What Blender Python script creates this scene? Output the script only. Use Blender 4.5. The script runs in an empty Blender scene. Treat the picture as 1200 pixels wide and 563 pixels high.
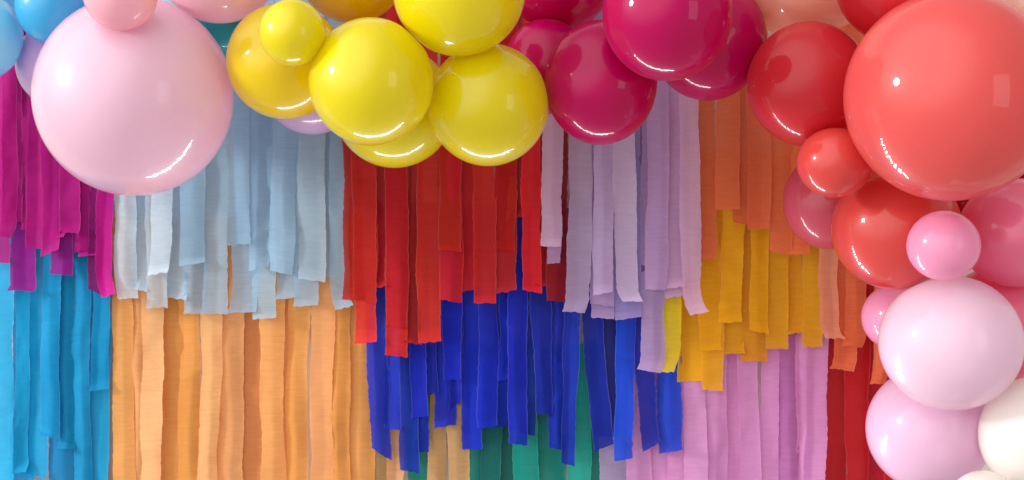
import bpy, math, random
from mathutils import Vector, Matrix, noise

random.seed(7)
S = bpy.context.scene
COL = S.collection
D = 3.5            # metres from the camera to the wall
U = 0.002          # metres per photo unit at the wall
ZC = 1.45          # height of the camera

def at(px, py, y):
    """photo position at a real depth y (wall is y = 0, the camera is at -D)"""
    k = U * (D + y) / D
    return Vector(((px - 600) * k, y, ZC + (281.5 - py) * k))

def lin(h):
    r = []
    for i in (0, 2, 4):
        c = int(h[i:i + 2], 16) / 255
        r.append(c / 12.92 if c <= 0.04045 else ((c + 0.055) / 1.055) ** 2.4)
    return (r[0], r[1], r[2], 1)

# ------------------------------------------------------------------ materials
def new_mat(name):
    m = bpy.data.materials.new(name)
    m.use_nodes = True
    nt = m.node_tree
    nt.nodes.clear()
    return m, nt, nt.nodes.new, nt.links.new

def crepe(name, hexcol, see=0.09, trans=0.34, vary=0.16, hue=0.004, fade=0.0):
    """crinkled crepe paper: matt, lets some light through, fine cross wrinkles"""
    m, nt, N, L = new_mat(name)
    out = N('ShaderNodeOutputMaterial')
    tc = N('ShaderNodeTexCoord')
    oi = N('ShaderNodeObjectInfo')
    uv = tc.outputs['UV']
    # per-streamer offset so no two share their wrinkles
    off = N('ShaderNodeVectorMath'); off.operation = 'MULTIPLY_ADD'
    comb = N('ShaderNodeCombineXYZ')
    for k in range(3):
        L(oi.outputs['Random'], comb.inputs[k])
    off.inputs[1].default_value = (37.0, 53.0, 11.0)
    L(comb.outputs[0], off.inputs[0]); L(uv, off.inputs[2])
    mp = N('ShaderNodeMapping'); mp.inputs['Scale'].default_value = (26, 190, 1)
    L(off.outputs[0], mp.inputs[0])
    n1 = N('ShaderNodeTexNoise'); n1.inputs['Scale'].default_value = 1.0; n1.inputs['Detail'].default_value = 3.0
    L(mp.outputs[0], n1.inputs['Vector'])
    mp2 = N('ShaderNodeMapping'); mp2.inputs['Scale'].default_value = (9, 26, 1)
    mp2.inputs['Rotation'].default_value = (0, 0, 0.25)
    L(off.outputs[0], mp2.inputs[0])
    n2 = N('ShaderNodeTexNoise'); n2.inputs['Scale'].default_value = 1.0; n2.inputs['Detail'].default_value = 4.0
    L(mp2.outputs[0], n2.inputs['Vector'])
    mix = N('ShaderNodeMath'); mix.operation = 'MULTIPLY_ADD'
    mix.inputs[1].default_value = 0.45
    L(n1.outputs['Fac'], mix.inputs[0]); L(n2.outputs['Fac'], mix.inputs[2])
    bump = N('ShaderNodeBump'); bump.inputs['Strength'].default_value = 0.36; bump.inputs['Distance'].default_value = 0.003
    L(mix.outputs[0], bump.inputs['Height'])
    # dye: small differences between rolls and faint cross bands
    hsv = N('ShaderNodeHueSaturation'); hsv.inputs['Color'].default_value = lin(hexcol)
    mr = N('ShaderNodeMapRange'); mr.inputs['To Min'].default_value = 1 - vary; mr.inputs['To Max'].default_value = 1 + vary
    L(oi.outputs['Random'], mr.inputs['Value'])
    band = N('ShaderNodeMapRange'); band.inputs['From Min'].default_value = 0.3; band.inputs['From Max'].default_value = 0.7
    band.inputs['To Min'].default_value = 0.95; band.inputs['To Max'].default_value = 1.05
    L(n1.outputs['Fac'], band.inputs['Value'])
    mu = N('ShaderNodeMath'); mu.operation = 'MULTIPLY'
    L(mr.outputs[0], mu.inputs[0]); L(band.outputs[0], mu.inputs[1])
    L(mu.outputs[0], hsv.inputs['Value'])
    sr = N('ShaderNodeMapRange'); sr.inputs['To Min'].default_value = 1 + fade * 0.3; sr.inputs['To Max'].default_value = 1 - fade
    L(oi.outputs['Random'], sr.inputs['Value']); L(sr.outputs[0], hsv.inputs['Saturation'])
    hm = N('ShaderNodeMath'); hm.operation = 'MULTIPLY_ADD'; hm.inputs[1].default_value = 7.13; hm.inputs[2].default_value = 0.0
    hf = N('ShaderNodeMath'); hf.operation = 'FRACT'
    hr = N('ShaderNodeMapRange'); hr.inputs['To Min'].default_value = 0.5 - hue; hr.inputs['To Max'].default_value = 0.5 + hue
    L(oi.outputs['Random'], hm.inputs[0]); L(hm.outputs[0], hf.inputs[0]); L(hf.outputs[0], hr.inputs['Value'])
    L(hr.outputs[0], hsv.inputs['Hue'])
    pr = N('ShaderNodeBsdfPrincipled'); pr.inputs['Roughness'].default_value = 0.75
    pr.inputs['Specular IOR Level'].default_value = 0.25
    pr.inputs['Sheen Weight'].default_value = 0.08
    # edges lightened: thin frayed dye, plus the light they catch painted in
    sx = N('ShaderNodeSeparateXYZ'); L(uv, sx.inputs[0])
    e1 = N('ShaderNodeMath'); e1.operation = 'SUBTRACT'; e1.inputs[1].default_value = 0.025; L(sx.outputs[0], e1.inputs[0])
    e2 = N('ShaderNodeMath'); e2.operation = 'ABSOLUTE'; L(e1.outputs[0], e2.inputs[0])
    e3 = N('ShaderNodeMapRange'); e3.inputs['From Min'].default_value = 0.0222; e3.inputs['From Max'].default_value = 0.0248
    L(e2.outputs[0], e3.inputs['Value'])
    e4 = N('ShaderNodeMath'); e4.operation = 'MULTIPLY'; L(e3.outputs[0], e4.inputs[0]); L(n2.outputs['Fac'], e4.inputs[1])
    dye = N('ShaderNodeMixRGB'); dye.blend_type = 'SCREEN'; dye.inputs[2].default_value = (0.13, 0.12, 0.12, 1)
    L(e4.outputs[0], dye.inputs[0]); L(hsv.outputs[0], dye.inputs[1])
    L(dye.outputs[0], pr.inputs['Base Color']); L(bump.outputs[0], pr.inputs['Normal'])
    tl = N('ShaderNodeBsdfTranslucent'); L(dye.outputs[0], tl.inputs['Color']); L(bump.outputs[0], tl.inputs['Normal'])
    ms = N('ShaderNodeMixShader'); ms.inputs[0].default_value = trans
    L(pr.outputs[0], ms.inputs[1]); L(tl.outputs[0], ms.inputs[2])
    tp = N('ShaderNodeBsdfTransparent')
    ms2 = N('ShaderNodeMixShader'); ms2.inputs[0].default_value = see
    L(ms.outputs[0], ms2.inputs[1]); L(tp.outputs[0], ms2.inputs[2])
    L(ms2.outputs[0], out.inputs[0])
    return m

def latex(name, hexcol, rough=0.2, trans=0.38, clear=0.0, coat=1.0, spec=0.3):
    """blown-up latex: glossy skin, light passing through into the balloon"""
    m, nt, N, L = new_mat(name)
    out = N('ShaderNodeOutputMaterial')
    tc = N('ShaderNodeTexCoord'); oi = N('ShaderNodeObjectInfo')
    n = N('ShaderNodeTexNoise'); n.inputs['Scale'].default_value = 5.0; n.inputs['Detail'].default_value = 1.0
    n.noise_dimensions = '4D'
    wm = N('ShaderNodeMath'); wm.operation = 'MULTIPLY'; wm.inputs[1].default_value = 40
    L(oi.outputs['Random'], wm.inputs[0]); L(wm.outputs[0], n.inputs['W'])
    L(tc.outputs['Object'], n.inputs['Vector'])
    bump = N('ShaderNodeBump'); bump.inputs['Strength'].default_value = 0.25; bump.inputs['Distance'].default_value = 0.008
    L(n.outputs['Fac'], bump.inputs['Height'])
    hsv = N('ShaderNodeHueSaturation'); hsv.inputs['Color'].default_value = lin(hexcol)
    mr = N('ShaderNodeMapRange'); mr.inputs['To Min'].default_value = 0.94; mr.inputs['To Max'].default_value = 1.06
    L(n.outputs['Fac'], mr.inputs['Value']); L(mr.outputs[0], hsv.inputs['Value'])
    pr = N('ShaderNodeBsdfPrincipled')
    L(hsv.outputs[0], pr.inputs['Base Color'])
    pr.inputs['Roughness'].default_value = rough + 0.14
    pr.inputs['Specular IOR Level'].default_value = spec
    pr.inputs['Coat Weight'].default_value = coat
    pr.inputs['Coat Roughness'].default_value = 0.03
    pr.inputs['Coat IOR'].default_value = 1.5
    pr.inputs['Sheen Weight'].default_value = 0.07; pr.inputs['Sheen Roughness'].default_value = 0.25
    L(bump.outputs[0], pr.inputs['Normal']); L(bump.outputs[0], pr.inputs['Coat Normal'])
    tl = N('ShaderNodeBsdfTranslucent'); L(hsv.outputs[0], tl.inputs['Color'])
    ms = N('ShaderNodeMixShader'); ms.inputs[0].default_value = trans
    L(pr.outputs[0], ms.inputs[1]); L(tl.outputs[0], ms.inputs[2])
    last = ms
    if clear > 0:
        tp = N('ShaderNodeBsdfTransparent'); L(hsv.outputs[0], tp.inputs['Color'])
        m2 = N('ShaderNodeMixShader'); m2.inputs[0].default_value = clear
        L(ms.outputs[0], m2.inputs[1]); L(tp.outputs[0], m2.inputs[2]); last = m2
    L(last.outputs[0], out.inputs[0])
    return m

# ------------------------------------------------------------------ the wall
def build_wall():
    m, nt, N, L = new_mat('painted_plaster')
    out = N('ShaderNodeOutputMaterial'); pr = N('ShaderNodeBsdfPrincipled')
    n = N('ShaderNodeTexNoise'); n.inputs['Scale'].default_value = 60; n.inputs['Detail'].default_value = 5
    tc = N('ShaderNodeTexCoord'); L(tc.outputs['Object'], n.inputs['Vector'])
    cr = N('ShaderNodeValToRGB')
    cr.color_ramp.elements[0].color = lin('d2c6bc'); cr.color_ramp.elements[1].color = lin('e6deD6'.lower())
    L(n.outputs['Fac'], cr.inputs[0]); L(cr.outputs[0], pr.inputs['Base Color'])
    pr.inputs['Roughness'].default_value = 0.8
    b = N('ShaderNodeBump'); b.inputs['Strength'].default_value = 0.15; b.inputs['Distance'].default_value = 0.002
    L(n.outputs['Fac'], b.inputs['Height']); L(b.outputs[0], pr.inputs['Normal']); L(pr.outputs[0], out.inputs[0])
    me = bpy.data.meshes.new('wall')
    w = 2.6
    v = [(-w, y, z) for y in (0.004, 0.1) for z in (0, 2.9)] + [(w, y, z) for y in (0.004, 0.1) for z in (0, 2.9)]
    f = [(0, 4, 5, 1), (2, 3, 7, 6), (0, 1, 3, 2), (4, 6, 7, 5), (1, 5, 7, 3), (0, 2, 6, 4)]
    me.from_pydata(v, [], f); me.materials.append(m)
    o = bpy.data.objects.new('wall', me); COL.objects.link(o)
    o['kind'] = 'structure'; o['label'] = 'pale plaster wall behind the paper streamers'; o['category'] = 'wall'
build_wall()

# ------------------------------------------------------------------ streamers
ORD = ['', 'first', 'second', 'third', 'fourth', 'fifth', 'sixth', 'seventh', 'eighth', 'ninth', 'tenth', 'eleventh', 'twelfth']
SEED = [100]

def streamer(xl, xr, yb, depth, mat, ytop, tl=None, tr=None, curl=None, skew=0.0, amp=0.85):
    """one crepe ribbon: xl, xr its bottom edges, tl, tr its top edges, yb its lower end"""
    SEED[0] += 1
    rnd = random.Random(SEED[0])
    lean = rnd.uniform(-5, 5)
    tl = xl + lean + rnd.uniform(-1.5, 1.5) if tl is None else tl
    tr = xr + lean + rnd.uniform(-1.5, 1.5) if tr is None else tr
    skew = skew or rnd.uniform(-5, 5)
    ln = yb - ytop
    nv = max(14, int(ln / 2.6)); nu = 12
    ph = rnd.uniform(0, 50)
    bow = rnd.choice((-1, -1, 1)) * rnd.uniform(1.5, 4.5) * 0.001 * amp
    tw = rnd.uniform(5.0, 12.0) * 0.001 * amp
    rip = rnd.uniform(1.2, 2.6) * 0.001 * amp
    folds = [(rnd.uniform(0.1, 1) * ln, rnd.uniform(-14, 14), rnd.uniform(-0.003, 0.004)) for _ in range(rnd.randint(0, 3))]
    crease = rnd.choice((0, 1, 1)) * rnd.choice((-1, -1, 1)) * rnd.uniform(0.007, 0.015) * amp; cpos = rnd.uniform(-0.15, 0.15)
    verts, faces, uvs = [], [], []
    cl = {'l': 20, 'r': 20, 'f': 14, 'L': 34, 'R': 34}.get(curl, rnd.choice((0, 8, 13, 18)) if amp > 0.5 else 0)
    big = rnd.uniform(0.8, 1.5); lop = rnd.uniform(-0.012, 0.012)
    k0 = U * (D - depth) / D
    for j in range(nv + 1):
        t = j / nv
        # edges wander a little, and fray
        ja = noise.noise((ph, t * ln * 0.02, 1.0)) * 3.4 + noise.noise((ph, t * ln * 0.16, 3.0)) * 1.2 + noise.noise((ph, t * ln * 0.9, 7.0)) * 0.6
        jb = noise.noise((ph, t * ln * 0.02, 11.0)) * 3.4 + noise.noise((ph, t * ln * 0.16, 13.0)) * 1.2 + noise.noise((ph, t * ln * 0.9, 17.0)) * 0.6
        sw = noise.noise((ph + 9, t * ln * 0.007, 21.0)) * 4.5 * (0.25 + t) * (1 - t) * 2
        el = tl + (xl - tl) * t + ja * 0.8 + sw
        er = tr + (xr - tr) * t + jb * 0.8 + sw
        flare = 0.0035 * max(0.0, noise.noise((ph, t * ln * 0.013, 81.0)) + 0.15)
        for i in range(nu + 1):
            u = i / nu
            px = el + (er - el) * u
            py = ytop + ln * t + skew * (u - 0.5) * max(0, t - 0.8) * 5
            dy = bow * math.sin(math.pi * u) * (0.6 + 0.8 * noise.noise((ph, t * ln * 0.012, 31.0)))
            dy += tw * (u - 0.5) * noise.noise((ph, t * ln * 0.010, 41.0)) * 2
            dy += rip * noise.noise((ph + u * 1.6, t * ln * 0.045, 51.0))
            dy += 0.0005 * noise.noise((ph + u * 3.0, t * ln * 0.3, 61.0))
            dy += 0.0045 * amp * noise.noise((ph + u * 0.5, t * ln * 0.017, 91.0))
            dy -= flare * abs(2 * u - 1) ** 3
            if crease:
                uc = 0.5 + 0.28 * noise.noise((ph + 5, t * ln * 0.006, 101.0)) + cpos
                dy += crease * max(0.0, 0.5 - abs(u - uc)) * (0.4 + 0.6 * min(1, t * 1.5))
            for c0, ct, ca in folds:
                d = abs(ln * t - c0 - ct * (u - 0.5))
                if d < 14: dy -= ca * (1 - d / 14) ** 2
            if j == nv:
                py += noise.noise((ph, u * 5, 71.0)) * 1.6
            rem = ln * (1 - t)
            dx = 0
            if cl and rem < cl:
                q = 1 - rem / cl
                a = q * q * big
                dy -= a * 0.011 + a * lop * (u - 0.5)
                if curl in ('l', 'L'):
                    dx = -a * (5 if curl == 'l' else 7); py -= a * 3 * (1 - u)
                    dy -= a * 0.010 * (1 - u)
                elif curl in ('r', 'R'):
                    dx = a * (5 if curl == 'r' else 7); py -= a * 3 * u
                    dy -= a * 0.010 * u
            p = Vector(((px + dx - 600) * k0, -depth + dy, ZC + (281.5 - py) * k0))
            p.y = min(p.y, -0.0015)
            verts.append(p)
            uvs.append((u * 0.05, t * ln * U))
    w = nu + 1
    for j in range(nv):
        for i in range(nu):
            faces.append((j * w + i, (j + 1) * w + i, (j + 1) * w + i + 1, j * w + i + 1))
    # local origin at the hanging point
    org = at((tl + tr) / 2, ytop, -depth)
    me = bpy.data.meshes.new('crepe_streamer')
    me.from_pydata([v - org for v in verts], [], faces)
    ul = me.uv_layers.new(name='UVMap')
    for lp in me.loops:
        ul.data[lp.index].uv = uvs[lp.vertex_index]
    for p in me.polygons:
        p.use_smooth = True
    me.materials.append(mat)
    o = bpy.data.objects.new('crepe_streamer', me)
    o.location = org
    COL.objects.link(o)
    return o

# sections: noun, colour, base depth (m), top of the tier, list of
# (left, right, end, layer, options)
SECT = [
 ('cyan blue', 'cyan', dict(hexcol='049ed2', vary=0.2, hue=0.01), 0.020, 215, [
  (-24, -4, 600, 0, dict(shade='0aa4dc')), (-6, 18, 640, 1, dict(shade='10b4e6')), (14, 38, 640, 0, {}), (17, 33, 553, 1, {}), (31, 55, 557, 1, {}),
  (48, 71, 511, 2, dict(shade='10a4dc')), (70, 89, 525, 1, {}), (60, 88, 640, 0, dict(shade='0284bc')), (87, 108, 640, 1, {}),
  (107, 127, 457, 2, {}), (104, 125, 640, 0, {})]),
 ('pale beige', 'beige', dict(hexcol='d8c0a4', see=0.12), 0.012, 130, [
  (121, 137, 660, 0, dict(tl=126, tr=140))]),
 ('light orange', 'orange', dict(hexcol='f0a654', vary=0.09, trans=0.34, fade=0.1), 0.022, 250, [
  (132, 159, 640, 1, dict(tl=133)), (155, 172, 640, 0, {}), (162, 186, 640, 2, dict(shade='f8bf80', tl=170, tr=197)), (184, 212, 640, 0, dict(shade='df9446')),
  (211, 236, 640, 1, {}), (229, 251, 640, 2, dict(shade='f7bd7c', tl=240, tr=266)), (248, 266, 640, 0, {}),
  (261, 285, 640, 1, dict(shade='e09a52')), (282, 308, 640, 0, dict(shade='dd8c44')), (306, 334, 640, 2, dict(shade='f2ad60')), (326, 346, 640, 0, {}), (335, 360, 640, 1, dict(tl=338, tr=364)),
  (363, 389, 640, 2, {}), (387, 411, 640, 1, {}), (409, 438, 640, 0, dict(tl=411, tr=436))]),
 ('tan', 'tan', dict(hexcol='cfa26c', vary=0.12), 0.016, 330, [
  (428, 452, 640, 0, {}), (455, 474, 640, 1, dict(shade='e8a878')), (500, 522, 640, 1, dict(tl=508, tr=528)), (527, 553, 640, 2, dict(tl=522, tr=545))]),
 ('teal green', 'teal', dict(hexcol='0a9286', vary=0.24), 0.008, 398, [
  (438, 455, 640, 0, {}), (480, 505, 640, 0, {}), (546, 564, 640, 0, {}), (563, 586, 640, 1, dict(shade='08706a')), (584, 607, 640, 0, dict(shade='08706a')),
  (604, 632, 640, 2, dict(shade='10988a')), (630, 662, 640, 0, {}), (664, 695, 640, 1, dict(shade='10a090', tl=668, tr=690)), (692, 714, 640, 0, {}), (722, 738, 640, 0, {})]),
 ('candy pink', 'candy pink', dict(hexcol='e29cd4', vary=0.1, trans=0.34), 0.020, 330, [
  (702, 731, 640, 0, dict(shade='b8a2c6')), (733, 763, 640, 1, {}), (760, 783, 640, 0, {}), (780, 805, 640, 1, {}), (802, 829, 640, 2, dict(shade='e6a6da')),
  (827, 852, 640, 1, {}), (849, 870, 640, 0, {}), (868, 892, 640, 2, {}), (889, 912, 640, 1, {}), (910, 933, 640, 0, dict(shade='ca7cc2')),
  (930, 946, 640, 1, {}), (943, 968, 640, 2, {})]),
 ('deep crimson', 'crimson', dict(hexcol='cc0c22', vary=0.18), 0.018, 330, [
  (966, 992, 640, 0, {}), (990, 1018, 640, 1, {}), (1014, 1040, 640, 0, {}), (1036, 1064, 640, 1, {}), (1060, 1086, 640, 0, {})]),
 ('royal blue', 'royal blue', dict(hexcol='0628ac', vary=0.32, trans=0.2), 0.034, 235, [
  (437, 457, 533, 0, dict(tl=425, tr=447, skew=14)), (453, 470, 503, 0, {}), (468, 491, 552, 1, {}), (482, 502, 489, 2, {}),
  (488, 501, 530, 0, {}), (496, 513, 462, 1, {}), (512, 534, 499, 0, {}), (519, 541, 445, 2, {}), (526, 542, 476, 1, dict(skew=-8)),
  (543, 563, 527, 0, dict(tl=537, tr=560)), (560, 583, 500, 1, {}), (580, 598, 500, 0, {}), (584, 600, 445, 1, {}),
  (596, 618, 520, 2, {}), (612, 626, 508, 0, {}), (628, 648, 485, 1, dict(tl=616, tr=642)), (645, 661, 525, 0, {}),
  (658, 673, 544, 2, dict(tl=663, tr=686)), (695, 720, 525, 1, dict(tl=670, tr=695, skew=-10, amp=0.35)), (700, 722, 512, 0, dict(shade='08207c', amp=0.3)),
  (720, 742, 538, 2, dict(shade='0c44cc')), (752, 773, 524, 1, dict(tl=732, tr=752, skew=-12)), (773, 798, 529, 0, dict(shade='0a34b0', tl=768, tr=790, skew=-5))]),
 ('mustard yellow', 'mustard', dict(hexcol='e8ac10', vary=0.14), 0.036, 175, [
  (796, 823, 447, 0, {}), (819, 846, 410, 2, dict(shade='f0b618')), (823, 848, 457, 1, dict(shade='eeb218')), (842, 869, 378, 2, dict(shade='f2ba1a')), (845, 869, 415, 0, {}),
  (869, 897, 423, 0, dict(shade='d2940e')), (878, 900, 389, 2, {}), (897, 924, 409, 1, {}), (922, 941, 390, 0, {}), (940, 965, 407, 1, {})]),
 ('bright yellow', 'lemon yellow', dict(hexcol='f6dc1c', vary=0.05), 0.060, 300, [
  (777, 796, 437, 0, dict(curl='L', tl=778, tr=797))]),
 ('magenta', 'magenta', dict(hexcol='c2088a', vary=0.2, trans=0.34), 0.040, -60, [
  (-16, 10, 307, 0, {}), (2, 19, 279, 2, dict(curl='l')), (14, 40, 341, 0, dict(shade='8e0480')), (31, 55, 291, 1, {}), (49, 72, 297, 2, dict(skew=-8)),
  (61, 85, 322, 0, dict(shade='8e0480')), (70, 94, 273, 2, {}), (85, 106, 295, 0, {}), (94, 120, 300, 0, {}), (-2, 24, 262, 0, {}), (28, 54, 268, 0, {}), (50, 76, 280, 0, {}), (103, 124, 343, 1, dict(shade='920274', skew=10)), (112, 130, 348, 2, dict(curl='R', tl=113, tr=136))]),
 ('pale blue', 'pale blue', dict(hexcol='aed2ea', see=0.2, vary=0.1, trans=0.42), 0.042, -60, [
  (134, 161, 351, 1, dict(shade='daecf8', curl='r', tl=132, tr=158)), (156, 173, 340, 0, {}), (175, 200, 321, 2, dict(shade='dcedf8', tl=190, tr=212)), (171, 196, 361, 1, dict(shade='cfe0ea')),  # two palest strips: brighter window light painted into the paper colour
  (194, 217, 350, 0, {}), (211, 240, 310, 2, {}), (218, 239, 367, 0, {}), (238, 267, 368, 1, {}), (266, 294, 287, 2, {}),
  (273, 300, 366, 0, {}), (293, 317, 315, 1, dict(skew=-6)), (298, 322, 373, 0, {}), (315, 345, 320, 2, dict(tl=324, tr=352, skew=6)),
  (326, 348, 350, 0, {}), (351, 382, 329, 2, dict(shade='c4ddec')), (345, 375, 358, 1, dict(tl=350)), (378, 393, 325, 0, {}), (388, 411, 362, 2, dict(curl='r', tl=382, tr=404))]),
 ('scarlet red', 'red', dict(hexcol='c81c1a', vary=0.24), 0.058, -60, [
  (404, 424, 352, 0, dict(tl=403)), (413, 441, 354, 2, dict(shade='d62a24', tl=410, tr=436)), (415, 441, 402, 1, dict(shade='dc2e28')), (436, 452, 337, 0, {}), (452, 478, 383, 2, {}), (452, 477, 417, 1, {}),
  (475, 492, 402, 0, {}), (490, 517, 401, 1, dict(tl=484, tr=513)), (514, 540, 294, 2, {}), (515, 542, 353, 1, {}), (538, 557, 341, 0, {}),
  (555, 581, 355, 2, dict(tl=551, tr=578)), (579, 604, 293, 2, {}), (581, 605, 342, 1, {}), (600, 616, 255, 0, {}),
  (612, 635, 342, 2, dict(shade='dc2420', tl=610, tr=630, skew=4)), (628, 642, 335, 0, {}), (640, 666, 353, 1, dict(shade='a81414'))]),
 ('lilac', 'lilac', dict(hexcol='c4a4d2', see=0.12, vary=0.18, trans=0.36, hue=0.006), 0.074, -60, [
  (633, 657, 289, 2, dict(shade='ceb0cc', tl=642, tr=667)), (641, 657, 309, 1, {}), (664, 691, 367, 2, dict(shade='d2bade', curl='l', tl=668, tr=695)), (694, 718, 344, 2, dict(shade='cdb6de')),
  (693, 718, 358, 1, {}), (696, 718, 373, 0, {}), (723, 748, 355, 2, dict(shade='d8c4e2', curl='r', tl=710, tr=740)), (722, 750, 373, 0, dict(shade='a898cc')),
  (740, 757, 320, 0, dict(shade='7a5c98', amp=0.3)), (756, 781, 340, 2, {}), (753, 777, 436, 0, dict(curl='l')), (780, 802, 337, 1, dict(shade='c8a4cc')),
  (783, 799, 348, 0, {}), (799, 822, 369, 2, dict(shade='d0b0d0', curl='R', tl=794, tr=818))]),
 ('burnt orange', 'burnt orange', dict(hexcol='ea7c50', vary=0.16, trans=0.34), 0.060, -60, [
  (818, 839, 304, 1, {}), (838, 866, 246, 2, {}), (861, 880, 263, 0, {}), (876, 903, 269, 2, {}), (901, 927, 297, 1, dict(tl=908, tr=936)),
  (923, 946, 298, 0, {}), (961, 984, 398, 2, dict(shade='f0a482', curl='r', tl=955, tr=980)), (979, 1003, 435, 0, dict(curl='l')), (989, 1014, 407, 1, dict(curl='l')),
  (1010, 1030, 330, 0, dict(shade='c4502c')), (1024, 1043, 451, 1, dict(curl='L'))]),
]

for noun, short, mk, base, top, rows in SECT:
    mats = {}
    order = sorted(range(len(rows)), key=lambda i: (rows[i][0] + rows[i][1], rows[i][2]))
    ends = sorted(r[2] for r in rows)
    for i, (xl, xr, yb, layer, op) in enumerate(rows):
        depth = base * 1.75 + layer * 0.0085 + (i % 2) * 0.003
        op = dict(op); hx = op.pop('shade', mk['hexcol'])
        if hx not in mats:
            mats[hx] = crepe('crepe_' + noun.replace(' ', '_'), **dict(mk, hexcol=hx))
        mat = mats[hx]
        if layer == 0: xl, xr = xl - 2, xr + 2
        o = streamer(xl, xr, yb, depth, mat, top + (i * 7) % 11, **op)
        n = len(rows); r = order.index(i) + 1
        if n == 1:
            where = None
        elif r == 1: where = 'leftmost'
        elif r == n: where = 'rightmost'
        elif r <= (n + 1) // 2: where = ORD[r] + ' from left'
        else: where = ORD[n + 1 - r] + ' from right'
        if op.get('curl'): end = 'with curling tip'
        elif op.get('skew'): end = 'with slanted tip'
        elif yb > 563: end = 'running out of view'
        elif layer == 2: end = 'overlapping its neighbours'
        elif layer == 0: end = 'half hidden'
        else: end = 'with straight end'
        if where:
            o['label'] = f'{noun} crepe streamer {end}, {where} in the {short} row'
            o['group'] = f'{noun} crepe paper streamers'
        elif short == 'beige':
            o['label'] = 'narrow pale beige streamer hanging between the cyan and the orange streamers'
        else:
            o['label'] = 'single bright yellow streamer with its tip curling left, beside the royal blue streamers'
        o['category'] = 'streamer'

# ------------------------------------------------------------------ balloons
LATEX = {
 'pink': latex('latex_baby_pink', 'f3cedf'), 'rosepink': latex('latex_rose_pink', 'f9c2d0'), 'blush': latex('latex_blush', 'f6d2de'),
 'sky': latex('latex_sky_blue', '9cdff4'), 'blue': latex('latex_blue', '48beea'), 'lilac': latex('latex_lilac', 'dcbce6'),
 'teal': latex('latex_teal', '1cb4be'), 'yellow': latex('latex_yellow', 'eee004'), 'amber': latex('latex_amber', 'f2d804'),
 'crimson': latex('latex_crimson', 'cc0064', coat=0.8, spec=0.12, clear=0.14), 'peach': latex('latex_peach', 'f4c4b0'),
 'red': latex('latex_red', 'dc343e', coat=0.8, spec=0.15, clear=0.1), 'coral': latex('latex_coral', 'ec625e', coat=0.9, spec=0.2), 'tomato': latex('latex_tomato', 'e5544e', clear=0.08), 'rose': latex('latex_rose', 'f988aa'),
 'wine': latex('latex_dark_red', 'b81226'), 'candy': latex('latex_candy_pink', 'f6a8cc'), 'pale': latex('latex_pale_pink', 'f5d8e8'),
 'orchid': latex('latex_orchid_pink', 'f1cbe5'), 'gold': latex('latex_gold', 'eecc06'), 'dusky': latex('latex_dusky_rose', 'e2647a', clear=0.15), 'white': latex('latex_pearl_white', 'f8f2ec'),
}

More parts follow.
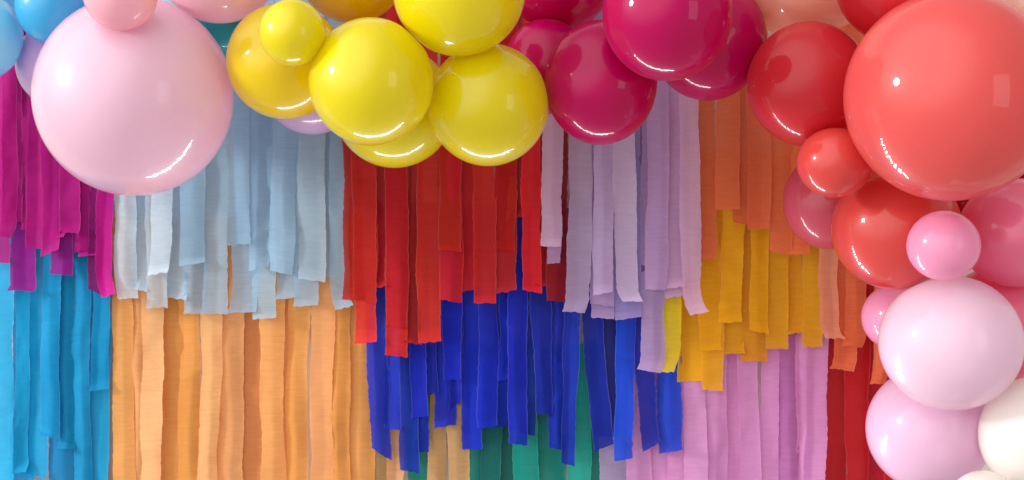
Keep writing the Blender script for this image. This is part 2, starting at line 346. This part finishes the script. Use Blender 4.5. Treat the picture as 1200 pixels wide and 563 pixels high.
# back to front: cx, cy, rx, ry, latex, label
BALL = [
 (262, 25, 42, 42, 'teal', 'teal balloon peeping out between the giant pink and the amber balloon'),
 (366, 98, 60, 60, 'lilac', 'lilac balloon showing its underside below the amber balloon'),
 (655, -30, 66, 66, 'crimson', 'crimson balloon cut by the top edge, right of the yellow cluster'),
 (640, 78, 50, 56, 'crimson', 'crimson balloon mostly hidden between the lowest right yellow balloon and a larger crimson one'),
 (942, -42, 96, 84, 'peach', 'pale peach balloon at the top, behind the red balloons'),
 (1204, 10, 60, 60, 'peach', 'peach balloon in the top right corner, behind the giant coral one'),
 (1128, 238, 40, 40, 'wine', 'dark red balloon added for the shade in the gap below the giant coral balloon'),  # added dark balloon, stands in for the shadow between its neighbours
 (1222, 200, 44, 44, 'wine', 'dark red balloon at the right edge, below the giant coral one'),
 (1050, -20, 70, 70, 'red', 'red balloon at the top edge, tucked behind the giant coral one'),
 (1173, 382, 72, 70, 'rose', 'deep rose balloon mostly hidden behind the big pale pink one, at right'),
 (1191, 273, 67, 64, 'rose', 'rose pink balloon at the right edge under the giant coral one'),
 (970, 236, 52, 56, 'dusky', 'dusky rose balloon behind the small coral and the middle coral balloon'),
 (1053, 372, 43, 40, 'candy', 'candy pink balloon peeping out left of the big pale pink one'),
 (72, 76, 52, 52, 'lilac', 'pale lilac balloon behind the left side of the giant pink one'),
 (-8, -14, 43, 43, 'sky', 'sky blue balloon in the top left corner, the upper one'),
 (62, 8, 43, 44, 'blue', 'bright blue balloon at the upper left of the giant pink one'),
 (-29, 42, 54, 54, 'sky', 'sky blue balloon at the left edge above the magenta streamers'),
 (256, -45, 73, 72, 'blush', 'pale blush balloon cut by the top edge, between pink and yellow balloons'),
 (830, 46, 68, 72, 'crimson', 'crimson balloon rightmost of its colour, above the burnt orange streamers'),
 (334, 72, 68, 68, 'amber', 'amber yellow balloon behind the small yellow balloon'),
 (412, -38, 65, 65, 'gold', 'deep yellow balloon at the top edge, above the round middle yellow one'),
 (462, 126, 71, 71, 'yellow', 'yellow balloon showing only its underside above the red streamers'),
 (704, 97, 66, 73, 'crimson', 'crimson balloon hanging lowest of its colour, above the lilac streamers'),
 (572, 123, 71, 72, 'yellow', 'yellow balloon at the lower right of the yellow cluster, beside the crimson ones'),
 (948, 99, 72, 73, 'red', 'glossy red balloon left of the giant coral one, above the small one'),
 (1050, 268, 75, 72, 'tomato', 'coral red balloon with the small candy pink one at its right'),
 (435, 96, 73, 75, 'yellow', 'yellow balloon, whole and in front, in the middle of the yellow cluster'),
 (538, -12, 78, 78, 'yellow', 'large yellow balloon cut by the top edge, right of the yellow cluster'),
 (342.5, 38.5, 39, 39, 'yellow', 'small yellow balloon in front of the amber one'),
 (1089, 503, 73, 73, 'orchid', 'pale orchid pink balloon under the big pale pink one'),
 (782, 16, 76, 79, 'crimson', 'large crimson balloon at the top edge, in front of the other crimson ones'),
 (978, 191, 44, 41, 'tomato', 'small coral balloon at the lower left of the giant coral one'),
 (1114, 113, 123, 123, 'coral', 'giant coral red balloon at upper right'),
 (1114, 402, 83, 79, 'pale', 'big pale pink balloon under the small candy pink one'),
 (1105.5, 288, 42.5, 41, 'candy', 'small candy pink balloon in front of the coral and rose balloons'),
 (1219, 511, 70, 70, 'white', 'pearly white balloon at the right edge, beside the orchid pink one'),
 (1153, 594, 42, 42, 'white', 'small white balloon just showing at the bottom edge'),
 (157, 113, 115, 117, 'pink', 'giant baby pink balloon at upper left, above the pale blue streamers'),
 (141, -7, 43, 43, 'rosepink', 'small rose pink balloon on top of the giant pink one'),
]

placed = []
def balloon(cx, cy, rx, ry, mk, label, i):
    rnd = random.Random(i * 31 + 5)
    rp = (rx + ry) / 2
    y = -(rp * U + 0.175)
    while True:
        k = U * (D + y) / D
        c = at(cx, cy, y); r = rp * k
        # touch, never cut: and whoever covers another in the photo hangs nearer than it
        if all((c - c2).length >= (r + r2) * 0.955 and (y < c2.y - (0.09 if mk == 'white' else 0.02) or math.hypot(cx - qx, cy - qy) > rp + qr - 3)
               for c2, r2, qx, qy, qr in placed):
            break
        y -= 0.004
    placed.append((c, r, cx, cy, rp))
    nu, nv = 72, 48
    # profile along the axis: round crown, drawing in to a neck and a rolled lip at the tail
    prof = []
    for j in range(1, nv):
        a = math.pi * j / nv
        z = math.cos(a); q = math.sin(a)
        if a > math.pi * 0.62:
            s = (a / math.pi - 0.62) / 0.38
            z -= 0.13 * s * s
            q *= 1 - 0.10 * s
        prof.append((q, z))
    prof = [p for p in prof if not (p[1] < 0 and p[0] < 0.085)]
    zt = prof[-1][1]
    prof += [(0.055, zt - 0.05), (0.045, zt - 0.10), (0.075, zt - 0.13), (0.085, zt - 0.15), (0.05, zt - 0.165)]
    verts = [Vector((0, 0, 1.0))]
    for q, z in prof:
        for i2 in range(nu):
            t = 2 * math.pi * i2 / nu
            verts.append(Vector((q * math.cos(t), q * math.sin(t), z)))
    end = len(verts); verts.append(Vector((0, 0, prof[-1][1])))
    faces = [(0, 1 + i2, 1 + (i2 + 1) % nu) for i2 in range(nu)]
    for j in range(len(prof) - 1):
        for i2 in range(nu):
            a = 1 + j * nu + i2; b = 1 + j * nu + (i2 + 1) % nu
            faces.append((a, a + nu, b + nu, b))
    lb = 1 + (len(prof) - 1) * nu
    faces += [(end, lb + (i2 + 1) % nu, lb + i2) for i2 in range(nu)]
    # the tail points to the wall, a little off axis
    ax = Vector((rnd.uniform(-0.35, 0.35), 1.0, rnd.uniform(-0.1, 0.45))).normalized()
    R = Vector((0, 0, -1)).rotation_difference(ax).to_matrix()
    out = []
    for v in verts:
        w = R @ v
        out.append(Vector((w.x * rx * k, w.y * r * 1.02, w.z * ry * k)))
    me = bpy.data.meshes.new('balloon')
    me.from_pydata(out, [], faces)
    for p in me.polygons: p.use_smooth = True
    me.materials.append(LATEX[mk])
    o = bpy.data.objects.new('balloon', me); o.location = c
    COL.objects.link(o)
    o['label'] = label; o['category'] = 'balloon'; o['group'] = 'balloons of the garland'
    return o
balls = []
for i, b in enumerate(BALL):
    balls.append(balloon(*b, i))
# where two touch, both skins flatten against each other
for i, (c1, r1, *_) in enumerate(placed):
    for j, (c2, r2, *_) in enumerate(placed):
        d = (c2 - c1).length
        if i == j or d >= (r1 + r2) * 1.02: continue
        n = (c2 - c1) / d
        h = (d * d + r1 * r1 - r2 * r2) / (2 * d) - 0.0006
        sw = 0.04 * min(r1, r2)
        for v in balls[i].data.vertices:
            q = v.co.dot(n)
            if q > h - sw and (v.co - n * q).length < r1 * 0.98:
                x = q - (h - sw)
                v.co += n * (sw * (1 - math.exp(-x / sw)) - x)

# ------------------------------------------------------------------ light
def area(name, loc, target, sx, sy, power, col=(1, 1, 1)):
    l = bpy.data.lights.new(name, 'AREA'); l.shape = 'RECTANGLE'; l.size = sx; l.size_y = sy
    l.energy = power; l.color = col
    o = bpy.data.objects.new(name, l); o.location = loc
    d = Vector(target) - Vector(loc)
    o.rotation_euler = d.to_track_quat('-Z', 'Y').to_euler()
    COL.objects.link(o); return o

key = area('window_lamp', (-6.6, -2.6, 3.3), (0, -0.2, 1.5), 1.0, 1.0, 330, (1.0, 0.98, 0.96))
key.data.shape = 'DISK'
area('tall_window_lamp', (3.2, -4.0, 1.75), (0, -0.2, 1.5), 1.3, 2.2, 15, (1.0, 0.99, 0.98))
# unseen low strip lights, added for the broken streaks on the balloon rims
for i in range(10):
    o = area('low_streak_light', (-0.62 + i * 0.115, -0.16, 0.785), (-0.62 + i * 0.115, -0.8, 1.03), 0.03 + 0.012 * (i % 3), 0.15 + 0.02 * (i % 2), 1.1, (0.97, 0.96, 1.0))
    o.rotation_euler.rotate_axis('Z', 0.9 + 0.25 * math.sin(i * 2.3))

w = bpy.data.worlds.new('World'); S.world = w; w.use_nodes = True
nt = w.node_tree; N = nt.nodes.new; L = nt.links.new
bg = nt.nodes['Background']
# a bright room: daylight from a wide opening at upper left in front, dimmer elsewhere
tc = N('ShaderNodeTexCoord'); dp = N('ShaderNodeVectorMath'); dp.operation = 'DOT_PRODUCT'
nm = N('ShaderNodeVectorMath'); nm.operation = 'NORMALIZE'
L(tc.outputs['Generated'], nm.inputs[0]); L(nm.outputs[0], dp.inputs[0])
dp.inputs[1].default_value = Vector((-0.62, -0.6, 0.5)).normalized()
mr = N('ShaderNodeMapRange'); mr.interpolation_type = 'SMOOTHERSTEP'
mr.inputs['From Min'].default_value = 0.4; mr.inputs['From Max'].default_value = 1.0
mr.inputs['To Min'].default_value = 0.51; mr.inputs['To Max'].default_value = 2.3
L(dp.outputs['Value'], mr.inputs['Value']); L(mr.outputs[0], bg.inputs[1])
bg.inputs[0].default_value = (1.0, 0.985, 0.975, 1)

cd = bpy.data.cameras.new('camera'); cam = bpy.data.objects.new('camera', cd)
COL.objects.link(cam); S.camera = cam
cam.location = (0, -D, ZC); cam.rotation_euler = (math.pi / 2, 0, 0)
cd.sensor_width = 36; cd.lens = 36 * D / (1200 * U); cd.clip_end = 100

S.render.engine = 'CYCLES'
S.cycles.max_bounces = 10; S.cycles.diffuse_bounces = 5; S.cycles.transparent_max_bounces = 12
S.cycles.use_denoising = True
S.view_settings.view_transform = 'Standard'; S.view_settings.look = 'None'
S.view_settings.exposure = 0; S.view_settings.gamma = 1
